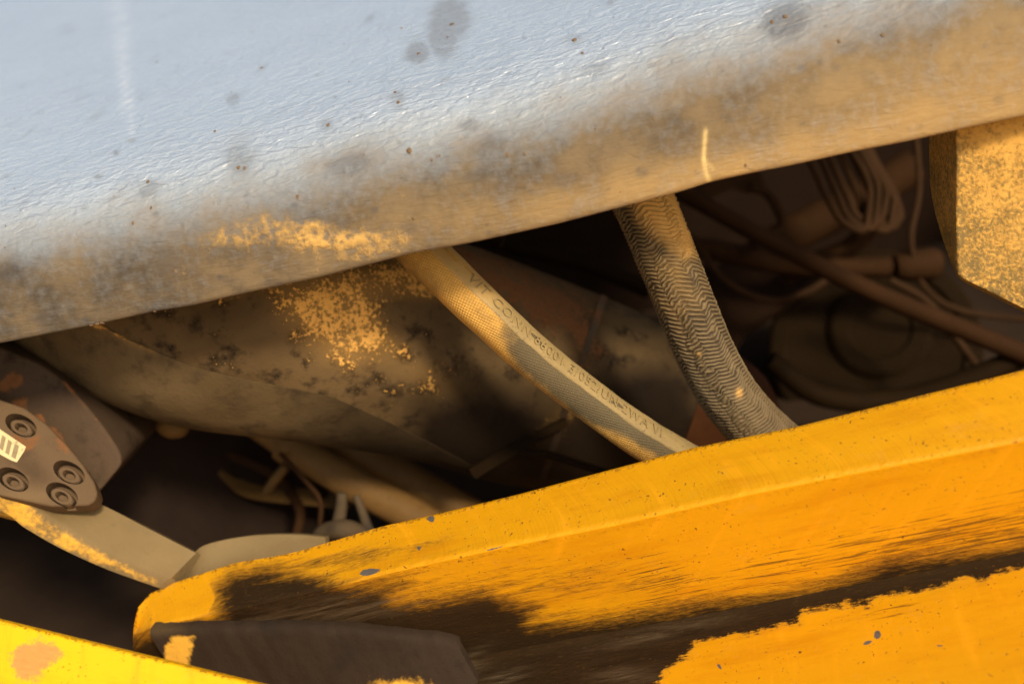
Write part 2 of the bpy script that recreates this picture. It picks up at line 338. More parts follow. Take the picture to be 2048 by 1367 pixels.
# ------------------------------------------------------------------ ground
def ground():
    m = M('ochre_soil'); p = m.pos(); n = m.noise(p, 2.2, 6, .7); n2 = m.noise(p, 30, 4)
    c = m.mix(n, (.30, .17, .07), (.46, .28, .12)); mt = m.out(c, .95, .1, m.bump(n2, .6, .02))
    k = 41; xs = np.linspace(-1, 1, k); xs = np.sign(xs) * np.abs(xs) ** 3 * 400
    G = [(x, y, .02 * mnoise.noise(Vector((x, y, 0)))) for x in xs for y in xs]
    o = make('ground', G, gidx(k, k), mt); o['kind'] = 'structure'; o['label'] = 'dry ochre soil the machine stands on'
ground()

# ------------------------------------------------------------------ the grey grained panel overhead
LIP = [(0, 687), (187, 651), (308, 624), (390, 612), (566, 571), (722, 534), (819, 511), (914, 493), (1113, 450), (1222, 421), (1341, 391), (1420, 366), (1850, 276), (1925, 260), (2048, 232)]
def lip_d(x): return 1 / np.interp(x, [-3000, 0, 2048, 5000], [1 / .85, 1 / .82, 1 / .745, 1 / .66])
def panel():
    xs = np.r_[np.linspace(-1400, -120, 40), np.linspace(-110, 2160, 560), np.linspace(2200, 3000, 40)]
    ly = poly_y(LIP, xs)
    L = np.array([P(x, y, d) for x, y, d in zip(xs, ly, lip_d(xs))])
    along = unit(L[-80] - L[80]); back = unit(np.cross([0, 0, 1], along))
    prof = [(.030, .004), (.016, .0005), (.006, -.0006), (.0015, .0004), (0, .0026)]
    b, z = prof[-1]; s = 0
    while s < 2.4:
        ds = .0022 if s < .28 else .03
        t = np.interp(s, [0, .030, .055, .085, .12, .16, .24, 1.3], [86, 80, 64, 42, 24, 15, 11.5, 11]); s += ds
        b += math.cos(math.radians(t)) * ds; z += math.sin(math.radians(t)) * ds; prof.append((b, z))
    prof = np.array(prof); n, m = len(xs), len(prof)
    up = np.array([0, 0, 1.0])
    kx = np.interp(xs, [0, 2048], [1.0, 1.12])[:, None, None]
    G = L[:, None] + kx * (prof[None, :, :1] * back + prof[None, :, 1:] * up)
    # slight waviness of the moulded sheet
    for i in range(n):
        w = .0015 * mnoise.noise(Vector((i * .02, 0, 3))); G[i] += up * w
    tn = np.gradient(G, axis=1); nrm = np.cross(np.broadcast_to(along, tn.shape), tn); nrm /= np.linalg.norm(nrm, axis=2)[..., None]
    if nrm[n // 2, m // 2, 2] < 0: nrm = -nrm
    sv = arclen(G)[1]
    svr = sv.ravel()
    def dust(px):
        x, y = px[:, 0], px[:, 1]
        w = np.interp(x, [0, 500, 1100, 1600, 2048], [.108, .108, .118, .14, .19])
        d = np.clip(1.25 - (svr - .034) / w, 0, 1); d = d * d * (3 - 2 * d)
        d = d * 1.0 + .10 * blob(px, 1700, 200, 600, 150, -12)
        d += .16 * blob(px, 700, 300, 90, 40, -15) + .2 * blob(px, 480, 310, 40, 55) + .15 * blob(px, 0, 540, 60, 40) + .1 * blob(px, 950, 290, 80, 30, -12)
        return np.clip(d, 0, 1)
    def ochre(px):
        return np.clip(1.0 * blob(px, 690, 480, 110, 20, -4) + .62 * blob(px, 520, 470, 130, 34, -10) + .55 * blob(px, 740, 508, 70, 14, -12) + .45 * blob(px, 360, 545, 20, 10)
                       + .4 * blob(px, 640, 450, 50, 16) + .12 * blob(px, 1480, 330, 700, 30, -12.5), 0, 1)
    def wet(px):
        spots = [(900, 40, 42, 44), (886, 80, 30, 36), (836, 106, 24, 22), (1568, 42, 44, 36), (295, 375, 22, 18), (524, 136, 10, 9), (190, 235, 13, 11), (135, 58, 12, 12), (466, 200, 14, 12),
                 (795, 200, 14, 20), (1146, 80, 22, 10), (655, 250, 14, 12), (480, 318, 30, 28), (700, 330, 40, 20), (985, 285, 22, 18), (815, 458, 18, 12), (85, 636, 18, 11), (330, 520, 34, 26), (20, 545, 26, 24),
                 (1772, 70, 26, 20), (1190, 140, 24, 14), (312, 118, 7, 7), (740, 38, 10, 7), (955, 350, 30, 12), (1285, 345, 14, 9), (520, 470, 20, 14), (940, 250, 18, 12), (1520, 275, 20, 8), (1130, 360, 30, 14), (1700, 95, 22, 12)]
        v = np.zeros(len(px))
        for x, y, a, b_ in spots: v = np.maximum(v, np.clip(1.9 * blob(px, x, y, a, b_, -12), 0, 1) * (.9 if (x, y) in ((900, 40), (886, 80), (836, 106), (1568, 42)) else .62))
        r2 = np.random.default_rng(11)
        for _ in range(150):
            x = r2.uniform(0, 2048); y = poly_y(LIP, x) - abs(r2.normal(0, 260)); a = r2.uniform(2.5, 8) * (1.6 if r2.random() < .15 else 1)
            v = np.maximum(v, np.clip(1.6 * blob(px, x, y, a, a * r2.uniform(.5, 1), -12), 0, 1) * r2.uniform(.3, .9))
        return v
    def scratch(px):
        d = line_d(px, [(232, -20), (240, 80), (250, 180), (268, 300)]); d2 = line_d(px, [(246, -20), (256, 110), (266, 300)])
        return .85 * np.exp(-(d / 8) ** 2) * np.clip((310 - px[:, 1]) / 120, 0, 1) + .5 * np.exp(-(d2 / 3) ** 2) * np.clip((300 - px[:, 1]) / 100, 0, 1)
    def chip(px):
        d = line_d(px, [(1411, 262), (1407, 320), (1412, 345), (1420, 366)]); d2 = line_d(px, [(1408, 318), (1426, 338)])
        return np.clip(.8 * np.exp(-(d / 4) ** 2) + .4 * np.exp(-(d2 / 3) ** 2), 0, 1)
    gvr = np.interp(svr, [0, .06, .12, .2, .4, 1.4, 2.6], [0, .06, .108, .15, .225, .50, .80])
    gold_bounce = lambda px: np.clip(.9 * blob(px, 2000, 200, 500, 170, -12) + .8 * blob(px, 1450, 350, 420, 50, -12) + .3 * blob(px, 900, 440, 500, 60, -12), 0, 1)  # where bounced light warms the lip, painted as a golden tint
    o = slab('grained_panel', G, None, MP, None, dict(gold_bounce=gold_bounce, gv=lambda p: gvr, dust=dust, ochre=ochre, wet=wet, scratch=scratch, chip=chip), back=G - nrm * .004, sharp=50)
    tag(o, 'large grey grained panel overhead, dusty along its rounded lower lip', 'machine panel')
    # dry crumbs stuck on the panel
    px = to_px(G.reshape(-1, 3)).reshape(n, m, 2)
    spots = [(903, 48, 9), (895, 75, 5), (838, 108, 7), (805, 58, 5), (1570, 32, 7), (1545, 45, 6), (1150, 80, 8), (312, 119, 5), (523, 136, 6), (790, 185, 5), (797, 205, 6), (430, 264, 5), (655, 250, 6), (297, 363, 5),
             (478, 335, 6), (490, 337, 5), (594, 395, 5), (820, 300, 8), (866, 322, 4), (268, 445, 4), (300, 415, 4), (1015, 310, 5), (1050, 306, 5), (1165, 107, 5), (1490, 330, 4), (1680, 85, 5), (1765, 72, 6), (1310, 240, 4), (826, 436, 5), (308, 623, 5), (195, 650, 8), (205, 648, 8), (185, 652, 7), (352, 545, 5), (420, 500, 4)]
    for _ in range(50): spots.append((rng.uniform(0, 2048), rng.uniform(0, 600), rng.uniform(1.0, 2.6)))
    V, F = [], []
    for x, y, r in spots:
        d = np.hypot(px[..., 0] - x, px[..., 1] - y); i, j = np.unravel_index(np.argmin(d), d.shape)
        if d[i, j] > 12: continue
        c = G[i, j]; rr = r * 1.0 / FPX * .45; bm = bmesh.new(); bmesh.ops.create_icosphere(bm, subdivisions=2, radius=1)
        k = len(V); sd = Vector((x, y, 0)); st = unit(tn[i, j])
        for v in bm.verts:
            q = v.co * (1 + .45 * mnoise.noise(v.co * 1.3 + sd)); V.append(c + rr * (along * q.x * 1.1 + st * q.y * 1.6 + nrm[i, j] * (q.z * .55 + .2)))
        F += [tuple(k + v.index for v in f.verts) for f in bm.faces]; bm.free()
    make('mud_crumbs', V, F, MCRUMB, o)['kind'] = 'stuff'
    return along, back
ALONG, BACK = panel()

# ------------------------------------------------------------------ yellow beam: vertical plate, cut upper edge, ledge in front
TOP = [(268, 1248), (276, 1214), (300, 1186), (345, 1165), (390, 1150), (470, 1124), (560, 1109), (600, 1100), (660, 1082), (760, 1052), (900, 1020), (1040, 986), (1200, 943), (1390, 893), (1600, 850), (1850, 787), (2048, 738)]
ARR = [(266, 1268), (300, 1254), (430, 1226), (560, 1196), (680, 1168), (800, 1138), (1000, 1093), (1230, 1047), (1500, 985), (1700, 945), (2048, 879)]
COR = [(266, 1440), (910, 1326), (1400, 1238), (2048, 1112)]
A0, A1 = P(680, 1168, .88), P(2048, 879, .715)
AL = unit(A1 - A0); ZUP = np.array([0, 0, 1.0]); BK = unit(np.cross(ZUP, AL))
FN = unit(np.cross(AL, ZUP * 1.0 - BK * .36))           # face: nearly vertical, overhanging a little
BN = unit(np.cross(AL, BK * 1.0 + ZUP * .34))          # cut edge: roughly level, falling slightly to the back
LN = unit(np.cross(AL, BK * 1.0 + ZUP * .06))
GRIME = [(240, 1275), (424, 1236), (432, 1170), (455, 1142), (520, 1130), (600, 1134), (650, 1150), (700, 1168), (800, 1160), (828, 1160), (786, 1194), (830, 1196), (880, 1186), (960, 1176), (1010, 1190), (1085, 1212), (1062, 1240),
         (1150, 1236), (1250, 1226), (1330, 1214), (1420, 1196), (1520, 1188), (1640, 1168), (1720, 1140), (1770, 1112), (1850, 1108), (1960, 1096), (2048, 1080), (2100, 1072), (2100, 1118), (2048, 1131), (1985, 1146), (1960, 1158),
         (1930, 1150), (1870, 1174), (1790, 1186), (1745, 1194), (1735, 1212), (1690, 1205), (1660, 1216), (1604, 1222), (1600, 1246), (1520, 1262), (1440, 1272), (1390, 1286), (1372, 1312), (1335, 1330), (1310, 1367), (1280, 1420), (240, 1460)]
CLEAN = [(308, 1190), (345, 1168), (390, 1158), (415, 1172), (424, 1195), (412, 1220), (380, 1234), (330, 1238), (318, 1225)]
def beam():
    root = empty('yellow_beam', 'thick worn yellow steel beam with grease-stained face below the hoses', 'steel beam')
    xs = np.r_[np.linspace(266, 420, 60), np.linspace(424, 2130, 560), np.linspace(2150, 2700, 30)]
    ya, yc = poly_y(ARR, xs), poly_y(COR, xs)
    tp = np.array(TOP, float); tx = np.interp(xs, [266, 300, 420, 2048], [268, 305, 424, 2048]); tx = np.where(xs > 2048, xs, tx); ty = poly_y(TOP, tx)
    A = np.array([hit(x, y, A0, FN) for x, y in zip(xs, ya)])
    Tt = np.array([hit(x, y, A0, BN) for x, y in zip(tx, ty)])
    C = np.array([hit(x, y, A0, FN) for x, y in zip(xs, yc)])
    rb = .0034
    rows = []
    for i in range(len(xs)):
        a, t, c = A[i], Tt[i], C[i]; ut, uc = unit(t - a), unit(c - a); lt = np.linalg.norm(t - a); r = min(rb, lt * .4)
        w = .0006 * mnoise.noise(Vector((xs[i] * .05, 0, 0))) + .0004 * mnoise.noise(Vector((xs[i] * .2, 5, 0)))
        seg = [t - ZUP * .004 + BK * .002, t - ZUP * .0008] + [t + (a + ut * r - t) * q for q in np.linspace(0.012, 1, 20)]
        for q in np.linspace(.15, .9, 6):
            p0, p2 = a + ut * r, a + uc * r; seg.append((1 - q) ** 2 * p0 + 2 * q * (1 - q) * (a - ZUP * .0008) + q * q * p2 + ZUP * w)
        seg += [a + uc * r + (c - a - uc * r) * q for q in np.linspace(0, 1, 44)]
        rows.append(seg)
    G = np.array(rows); n, m = G.shape[:2]
    band = np.zeros((n, m)); band[:, :24] = 1
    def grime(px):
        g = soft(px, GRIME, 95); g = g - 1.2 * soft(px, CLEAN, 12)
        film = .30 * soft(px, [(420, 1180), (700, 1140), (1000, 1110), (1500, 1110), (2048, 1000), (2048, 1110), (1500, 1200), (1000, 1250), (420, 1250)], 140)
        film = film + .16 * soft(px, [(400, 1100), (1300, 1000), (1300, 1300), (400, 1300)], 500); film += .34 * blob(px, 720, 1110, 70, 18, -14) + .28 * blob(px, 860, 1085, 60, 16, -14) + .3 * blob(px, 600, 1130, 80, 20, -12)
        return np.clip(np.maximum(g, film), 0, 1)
    edge = lambda px: np.clip(np.exp(-((px[:, 1] - poly_y(TOP, px[:, 0]) - 3) / 4.0) ** 2) + .3 * np.exp(-((px[:, 1] - poly_y(ARR, px[:, 0]) - 9) / 3) ** 2), 0, 1)
    chip = lambda px: 1.1 * blob(px, 738, 1143, 22, 7, -10) + .9 * blob(px, 862, 1037, 9, 8) + .6 * blob(px, 838, 1096, 7, 9) + .7 * blob(px, 990, 1096, 22, 3, -14) + .5 * blob(px, 893, 1103, 9, 4) + .5 * blob(px, 1040, 1162, 5, 5) + .6 * blob(px, 1110, 1180, 10, 4, -40)
    pale = lambda px: 1.0 * blob(px, 420, 1250, 130, 14) + .8 * blob(px, 930, 1320, 50, 12, -30) + .6 * blob(px, 700, 1215, 180, 25, -8)
    px = to_px(G.reshape(-1, 3))
    o = slab('web_plate', G, BK * .03 - ZUP * .035, MY, root, dict(streak=lambda p: np.clip(soft(p, [(1300, 1150), (1600, 1080), (1850, 1010), (2048, 960), (2200, 930), (2200, 1120), (1700, 1160), (1300, 1220)], 150) + .6 * soft(p, [(800, 1160), (1300, 1060), (1300, 1200), (900, 1200)], 160), 0, 1), grime=grime, edge=edge, chip=chip, pale=pale, rust=lambda p: .38 * blob(p, 1030, 1120, 80, 24, -10) + .3 * blob(p, 1300, 1040, 100, 10, -12)), sharp=60)
    at = o.data.attributes.new('band', 'FLOAT', 'POINT'); at.data.foreach_set('value', np.r_[band.ravel(), band.ravel()].astype(np.float32))
    # ledge (flange) running out toward the camera from the inner corner
    xs2 = np.r_[np.linspace(916, 2120, 320), np.linspace(2140, 2700, 20)]
    C2 = np.array([hit(x, y, A0, FN) for x, y in zip(xs2, poly_y(COR, xs2))]) - BK * .002
    t = np.r_[np.linspace(0, .10, 60), np.linspace(.105, .22, 8)]
    out = -BK + LN * 0
    fil = .006 * np.exp(-t / .006)                        # weld fillet in the corner
    G2 = C2[:, None] + t[None, :, None] * (-BK - ZUP * .12) + fil[None, :, None] * ZUP
    g2 = lambda px: np.clip(np.maximum(soft(px, GRIME, 48), .3 * blob(px, 1760, 1225, 130, 10, -11) + .28 * blob(px, 1520, 1300, 160, 40, -10)), 0, 1)
    ch2 = lambda px: 1.0 * blob(px, 1755, 1268, 8, 10, 30) + .9 * blob(px, 1735, 1284, 12, 4, -20) + .7 * blob(px, 1880, 1290, 14, 3) + .6 * blob(px, 1440, 1333, 5, 14, -35) + .5 * blob(px, 1775, 1345, 5, 4) + .5 * blob(px, 2030, 1292, 4, 5)
    pale2 = lambda px: 1.0 * blob(px, 1010, 1355, 40, 14, -20) + .8 * blob(px, 930, 1330, 40, 25) + .5 * blob(px, 1250, 1350, 60, 20) + .5 * blob(px, 1320, 1265, 120, 14, -12)
    slab('ledge_plate', G2, np.array([0, 0, -.02]), MY, root, dict(streak=lambda p: .75 * blob(p, 1760, 1225, 170, 22, -11) + .5 * blob(p, 1500, 1310, 120, 30, -10), grime=g2, chip=ch2, pale=pale2, hardedge=lambda p: 0 * p[:, 0] + 1), sharp=60)['label'] = 'yellow ledge with flaking dirt along its inner corner'
    # grey-brown casting packed under the beam's left end
    pl0, pln = hit(600, 1300, A0 - BK * .010, FN), FN
    xs3 = np.linspace(296, 912, 90); yt = poly_y([(296, 1262), (390, 1254), (560, 1252), (700, 1256), (800, 1268), (880, 1276), (912, 1284)], xs3)
    Tp = np.array([hit(x, y + 2.2 * mnoise.noise(Vector((x * .04, 1, 0))), pl0, pln) for x, y in zip(xs3, yt)])
    tt = np.r_[0, .002, .005, np.linspace(.01, .24, 26)]; rd = np.array([.006, .002, .0004] + [0] * 26)
    G3 = Tp[:, None] - tt[None, :, None] * (ZUP * .95 + BK * .10 - AL * .27) + rd[None, :, None] * BK
    rn = np.array([[mnoise.noise(Vector((i * .06, j * .12, 4))) for j in range(29)] for i in range(90)])
    G3 = G3 - BK * (rn * .0014)[..., None]
    o3 = slab('pad_block', G3, BK * .008, MBLOCK, root, dict(yel=lambda p: soft(p, [(330, 1290), (345, 1272), (392, 1270), (388, 1292), (376, 1330), (352, 1345), (326, 1330)], 16) + 1.0 * blob(p, 800, 1385, 95, 34),
                                                     ochre=lambda p: .4 * blob(p, 320, 1255, 60, 20)), sharp=50)
    o3['label'] = 'grey brown cast pad under the left end of the beam'
beam()

# ------------------------------------------------------------------ bright yellow plate in the lower left corner
def corner_plate():
    q0, q1 = P(-40, 1231, .80), P(640, 1398, .74)
    e = unit(q1 - q0); dn = unit(-ZUP * .80 - BK * .6); u = np.linspace(0, np.linalg.norm(q1 - q0), 160)
    v = np.r_[0, .0008, .002, np.linspace(.004, .16, 50)]; drop = np.array([.0022, .0007, .0001] + [0] * 50)
    nrm = unit(np.cross(e, dn)); nrm = nrm if nrm[2] > 0 else -nrm
    G = q0 + u[:, None, None] * e + v[None, :, None] * dn - drop[None, :, None] * nrm
    rust = lambda p: 1.5 * blob(p, 55, 1325, 36, 40, 0) + .75 * blob(p, 100, 1300, 40, 26, 30) + .45 * blob(p, 400, 1345, 40, 9, 14) + .5 * blob(p, 205, 1305, 10, 6) + .4 * blob(p, 330, 1360, 30, 14)
    edge = lambda p: .8 * np.exp(-((p[:, 1] - (1240 + p[:, 0] * .2455) - 2) / 3.5) ** 2)
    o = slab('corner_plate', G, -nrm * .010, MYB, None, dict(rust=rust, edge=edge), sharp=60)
    tag(o, 'bright yellow plate in the lower left corner with an orange rust bloom', 'steel plate')
corner_plate()

# ------------------------------------------------------------------ rounded housing under the panel
SEC = [((120, 230), (-40, 640), 1.06), ((300, 272), (130, 762), 1.055), ((480, 330), (330, 846), 1.055), ((700, 405), (580, 884), 1.075), ((930, 482), (820, 922), 1.13), ((1100, 546), (990, 968), 1.18), ((1210, 589), (1112, 985), 1.215),
       ((1330, 641), (1240, 985), 1.23), ((1450, 692), (1370, 975), 1.245), ((1530, 752), (1460, 960), 1.255), ((1566, 830), (1525, 925), 1.26)]
def housing():
    root = empty('rounded_housing', 'rounded dusty grey housing lying under the panel behind the hoses', 'housing')
    tops = spline([P(a[0], a[1], d) for a, b, d in SEC], 200); bots = spline([P(b[0], b[1], d) for a, b, d in SEC], 200)
    c = (tops + bots) / 2; r = np.linalg.norm(tops - bots, axis=1) / 2 * .975; e = (tops - bots) / np.linalg.norm(tops - bots, axis=1)[:, None]
    v = CAM - c; v -= (v * e).sum(1)[:, None] * e; v /= np.linalg.norm(v, axis=1)[:, None]
    bump_ = np.array([[mnoise.noise(Vector((i * .03, j * .07, 2))) for j in range(96)] for i in range(200)])
    def ringgrid(i0, i1, ang, k):                         # ang: from the bottom (0) over the front (90) to the top (180)
        a = np.radians(ang)
        return c[i0:i1, None] + (k * r[i0:i1])[:, None, None] * (-np.cos(a)[None, :, None] * e[i0:i1, None] + np.sin(a)[None, :, None] * v[i0:i1, None])
    def closed(name, i0, i1, k, mat, masks, parent=root):
        G = ringgrid(i0, i1, np.linspace(0, 360, 96, endpoint=False), k); n = i1 - i0
        if name == 'shell': G = G + (bump_[:n, :, None] * .0016) * (G - c[i0:i1, None]) / r[i0:i1, None, None]
        px = to_px(G.reshape(-1, 3)); F = gidx(n, 96, 0, True) + [tuple(range(96)), tuple((n - 1) * 96 + j for j in range(96))]
        return make(name, G.reshape(-1, 3), F, mat, parent, {kk: f(px) for kk, f in masks.items()}, 50)
    och = lambda p: np.clip(.60 * soft(p, [(548, 580), (640, 548), (760, 520), (830, 512), (880, 560), (930, 620), (900, 640), (850, 620), (800, 640), (790, 690), (740, 705), (700, 728), (650, 712), (600, 670), (560, 630)], 80)
                            + .25 * blob(p, 860, 760, 120, 40, 25) + .42 * blob(p, 1070, 880, 90, 26, -35) + .3 * blob(p, 1120, 840, 60, 30) + .35 * blob(p, 480, 585, 90, 12, -14) - .55 * blob(p, 800, 625, 60, 34, 20) - .5 * blob(p, 880, 640, 40, 40), 0, 1)
    rus = lambda p: np.clip(.85 * soft(p, [(820, 500), (930, 485), (1060, 530), (1200, 590), (1190, 760), (1080, 660), (980, 610), (900, 560)], 120) + .3 * blob(p, 700, 560, 160, 30, -12) + .35 * blob(p, 960, 780, 200, 60, 25), 0, 1)
    closed('shell', 0, 178, 1.0, MTANK, dict(ochre=och, rust=rus, oil_shade=lambda p: np.clip(1.1 * soft(p, [(820, 800), (960, 760), (1120, 800), (1230, 760), (1420, 820), (1420, 1000), (800, 1000)], 130) + .6 * blob(p, 1330, 760, 90, 70), 0, .97)))  # lower right darkened: oil stain together with painted shade
    tpx = to_px(tops)[:, 0]; ir = int(np.argmin(np.abs(tpx - 1212))); ib = int(np.argmin(np.abs(tpx - 1440)))
    closed('clamp_ring', ir - 1, ir + 2, 1.010, MEDGE, dict(rust=lambda p: 0 * p[:, 0] + .5, oil_shade=lambda p: .9 * soft(p, [(1000, 720), (1400, 720), (1400, 1100), (1000, 1100)], 160)))  # lower half of the ring darkened by the same painted shade
    closed('end_boot', ib, 200, 1.012, MREDB, {})
    # cowl wrapped round the lower left, its upper edge is the seam
    st = np.linspace(0, 118, 119).astype(int)
    kk = np.interp(st, [0, 70, 118], [1.012, 1.010, 1.001])[:, None, None]; hi = np.interp(st, [0, 20, 40, 60, 80, 95, 118], [66, 68, 66, 62, 58, 48, 30]); lo = -35
    tt = np.linspace(0, 1, 30); a = np.radians(lo + (hi[:, None] - lo) * tt)
    def cg(k): return c[st][:, None] + (k - 1.012 + kk) * r[st][:, None, None] * (-np.cos(a)[..., None] * e[st][:, None] + np.sin(a)[..., None] * v[st][:, None])
    slab('cowl', cg(1.012), None, MCOWL, root, dict(ochre=lambda p: .55 * np.exp(-(line_d(p, [(190, 650), (230, 668), (310, 700)]) / 7) ** 2) + .6 * blob(p, 195, 650, 16, 10) + .25 * blob(p, 560, 870, 60, 10, 12), oil_shade=lambda p: .85 * soft(p, [(640, 760), (1100, 760), (1100, 1100), (560, 1100)], 260), rust=lambda p: .25 * blob(p, 300, 760, 150, 60, 20) + .3 * blob(p, 700, 860, 200, 40, 12)), back=cg(.998), sharp=50)['label'] = 'lighter grey cowl wrapped round the lower left of the housing'  # oil tone reused to paint shade on the cowl's right part
housing()

# ------------------------------------------------------------------ hoses in front
def fabric_hose():
    root = empty('fabric_hose', 'woven fabric hose with a smooth lettered stripe, slanting down to the beam', 'hose')
    pts = [(735, 395, .96, 50), (800, 455, .935, 50), (872, 530, .915, 47), (960, 615, .905, 44.5), (1060, 708, .915, 43), (1160, 787, .93, 41), (1260, 860, .945, 41), (1350, 915, .96, 41), (1450, 968, .98, 41)]
    n, seg = 420, 72; S = path(pts, n); C, R = S[:, :3], S[:, 3]; T, V, N = frames(C)
    up_right = P(1100, 600, .9) - P(1000, 700, .9)
    sg = 1.0 if (N[n // 2] @ up_right) > 0 else -1.0; N = N * sg
    th = np.linspace(-np.pi, np.pi, seg, endpoint=False); s = np.r_[0, np.cumsum(np.linalg.norm(np.diff(C, axis=0), axis=1))]
    wob = np.array([[mnoise.noise(Vector((q * 28, math.cos(t) * 1.2, math.sin(t) * 1.2))) for t in th] for q in s]) * .0009
    D = np.cos(th)[None, :, None] * V[:, None] + np.sin(th)[None, :, None] * N[:, None]
    G = C[:, None] + D * (R[:, None] + wob)[..., None]; X = G.reshape(-1, 3); px = to_px(X)
    och = np.clip(1.1 * soft(px, [(780, 480), (920, 480), (1010, 590), (1000, 660), (860, 580)], 150) + .9 * np.exp(-(line_d(px, [(900, 610), (1040, 760), (1150, 850), (1300, 920)]) / 22) ** 2), 0, 1)  # dust at the top, golden bounce light painted along the lower edge
    make('hose_cover', X, gidx(n, seg, 0, True), MHOSE, root, {'su': np.repeat(s, seg), 'sv': np.tile(th, n), 'ochre': och}, 60)
    a0, a1 = math.radians(14), math.radians(84); ta = np.linspace(a0, a1, 18); i0, i1 = 40, 400
    lift = np.interp(np.linspace(0, 1, 18), [0, .04, .10, .9, .96, 1], [-.0004, .0007, .0010, .0010, .0012, -.0004])
    flat = .0008 * np.sin(np.linspace(0, np.pi, 18)) * -1
    Dn = np.cos(ta)[None, :, None] * V[i0:i1, None] + np.sin(ta)[None, :, None] * N[i0:i1, None]
    ew = np.array([[mnoise.noise(Vector((q * 60, j * .3, 8))) for j in range(18)] for q in s[i0:i1]]) * .0005
    SG = C[i0:i1, None] + Dn * (R[i0:i1, None] + lift[None] + flat[None] + ew)[..., None]
    slab('smooth_stripe', SG, None, MSTR, root, dict(ochre=lambda p: soft(p, [(800, 470), (920, 470), (1000, 580), (960, 590)], 90)), back=C[i0:i1, None] + Dn * (R[i0:i1, None] - .002)[..., None], sharp=50)
    # raised lettering, bent round the stripe
    def letters(txt, x0px, y0px, size):
        cu = bpy.data.curves.new('lettering', 'FONT'); cu.body = txt; cu.size = size; cu.extrude = .00035; cu.space_character = 1.12; cu.resolution_u = 3
        ob = bpy.data.objects.new('lettering', cu); COL.objects.link(ob); dg = bpy.context.evaluated_depsgraph_get()
        me = bpy.data.meshes.new_from_object(ob.evaluated_get(dg)); bpy.data.objects.remove(ob); bpy.data.curves.remove(cu)
        pc = to_px(C); k = np.argmin(np.hypot(pc[:, 0] - x0px, pc[:, 1] - y0px)); s0 = s[k]; tm = math.radians(30)
        for vtx in me.vertices:
            q = s0 + vtx.co.x; j = min(n - 2, max(0, np.searchsorted(s, q) - 1)); f = (q - s[j]) / (s[j + 1] - s[j])
            cc = C[j] + (C[j + 1] - C[j]) * f; rr = R[j]; an = tm + vtx.co.y / rr
            dd = math.cos(an) * V[j] + math.sin(an) * N[j]; vtx.co = Vector(cc + dd * (rr + .0014 + vtx.co.z * 1.0))
        o = bpy.data.objects.new('lettering', me); COL.objects.link(o); me.materials.append(MLET); o.parent = root
    letters('VIT CONN 86001 3/052/UN 2WA VI', 925, 580, .0135)
fabric_hose()
def braided_hose():
    root = empty('braided_hose', 'thick hose in a herringbone braided sleeve dropping behind the beam', 'hose')
    pts = [(1215, 250, .99, 62), (1245, 320, .96, 62), (1290, 410, .93, 60), (1335, 520, .92, 59), (1375, 620, .92, 58), (1415, 715, .935, 57), (1465, 800, .955, 56), (1540, 880, .985, 56), (1640, 950, 1.02, 56)]
    pitch = .0039
    def h(s, th):
        q = (s + 0 * th).ravel(); t = (th + 0 * s).ravel(); out = np.zeros(len(q))
        X3 = np.stack([q * 75, np.cos(t) * 2.0, np.sin(t) * 2.0], -1); wob = np.array([mnoise.noise(Vector(v)) for v in X3]); w2 = np.array([mnoise.noise(Vector(v * 3.1 + 7)) for v in X3])
        col = (t + np.pi) / (2 * np.pi) * 14 + .45 * wob + .25 * w2
        k = np.floor(col); fr = col - k; tri = np.where(k % 2 == 0, fr, 1 - fr)
        ph = q / pitch + tri * np.interp(q, [0, .2, .4], [1.7, 1.3, .9]) + wob * .42 + w2 * .2 + .3 * np.sin(k * 12.9)
        rid = (.5 + .5 * np.cos(2 * np.pi * ph)) ** .9
        groove = np.exp(-((np.minimum(fr, 1 - fr)) / .10) ** 2)
        fade = np.interp(q, [0, .30, .42], [1.0, .85, .6])
        return ((rid * 2 - 1) * .00105 * fade * (1 - .35 * groove) * (1 + .7 * w2) - groove * .0003 + .0005 * wob + .0004 * np.sin(q * 23)).reshape((s + 0 * th).shape)
    och = lambda p: np.clip(1.25 * soft(p, [(1255, 380), (1350, 380), (1395, 470), (1380, 500), (1330, 470), (1290, 440)], 60) + .25 * blob(p, 1340, 560, 60, 120) + .8 * blob(p, 1478, 785, 9, 12) + .6 * blob(p, 1398, 708, 6, 5), 0, 1)
    tube('braided_sleeve', pts, MBRAID, root, n=950, seg=200, disp=h, masks=dict(ochre=och))
    # frayed ends of yarn standing off the sleeve
    S = path(pts, 300); V, F = [], []
    T, Vv, N = frames(S[:, :3])
    for _ in range(170):
        i = rng.integers(20, 260); t = rng.uniform(-1.75, 1.75); d = math.cos(t) * Vv[i] + math.sin(t) * N[i]; p0 = S[i, :3] + d * S[i, 3]
        L = rng.uniform(.0015, .0045); q = unit(d * .9 + T[i] * rng.normal(0, .8) + N[i] * rng.normal(0, .6)); wv = unit(np.cross(q, d + .1)) * .00018
        k = len(V); V += [p0 - wv, p0 + wv, p0 + q * L + d * .0003]; V += [p0 - d * .0002]; F += [(k, k + 1, k + 2), (k, k + 3, k + 2), (k + 1, k + 3, k + 2)]
    make('frayed_yarn', V, F, MWIRE, root, smooth=False)['kind'] = 'stuff'
braided_hose()

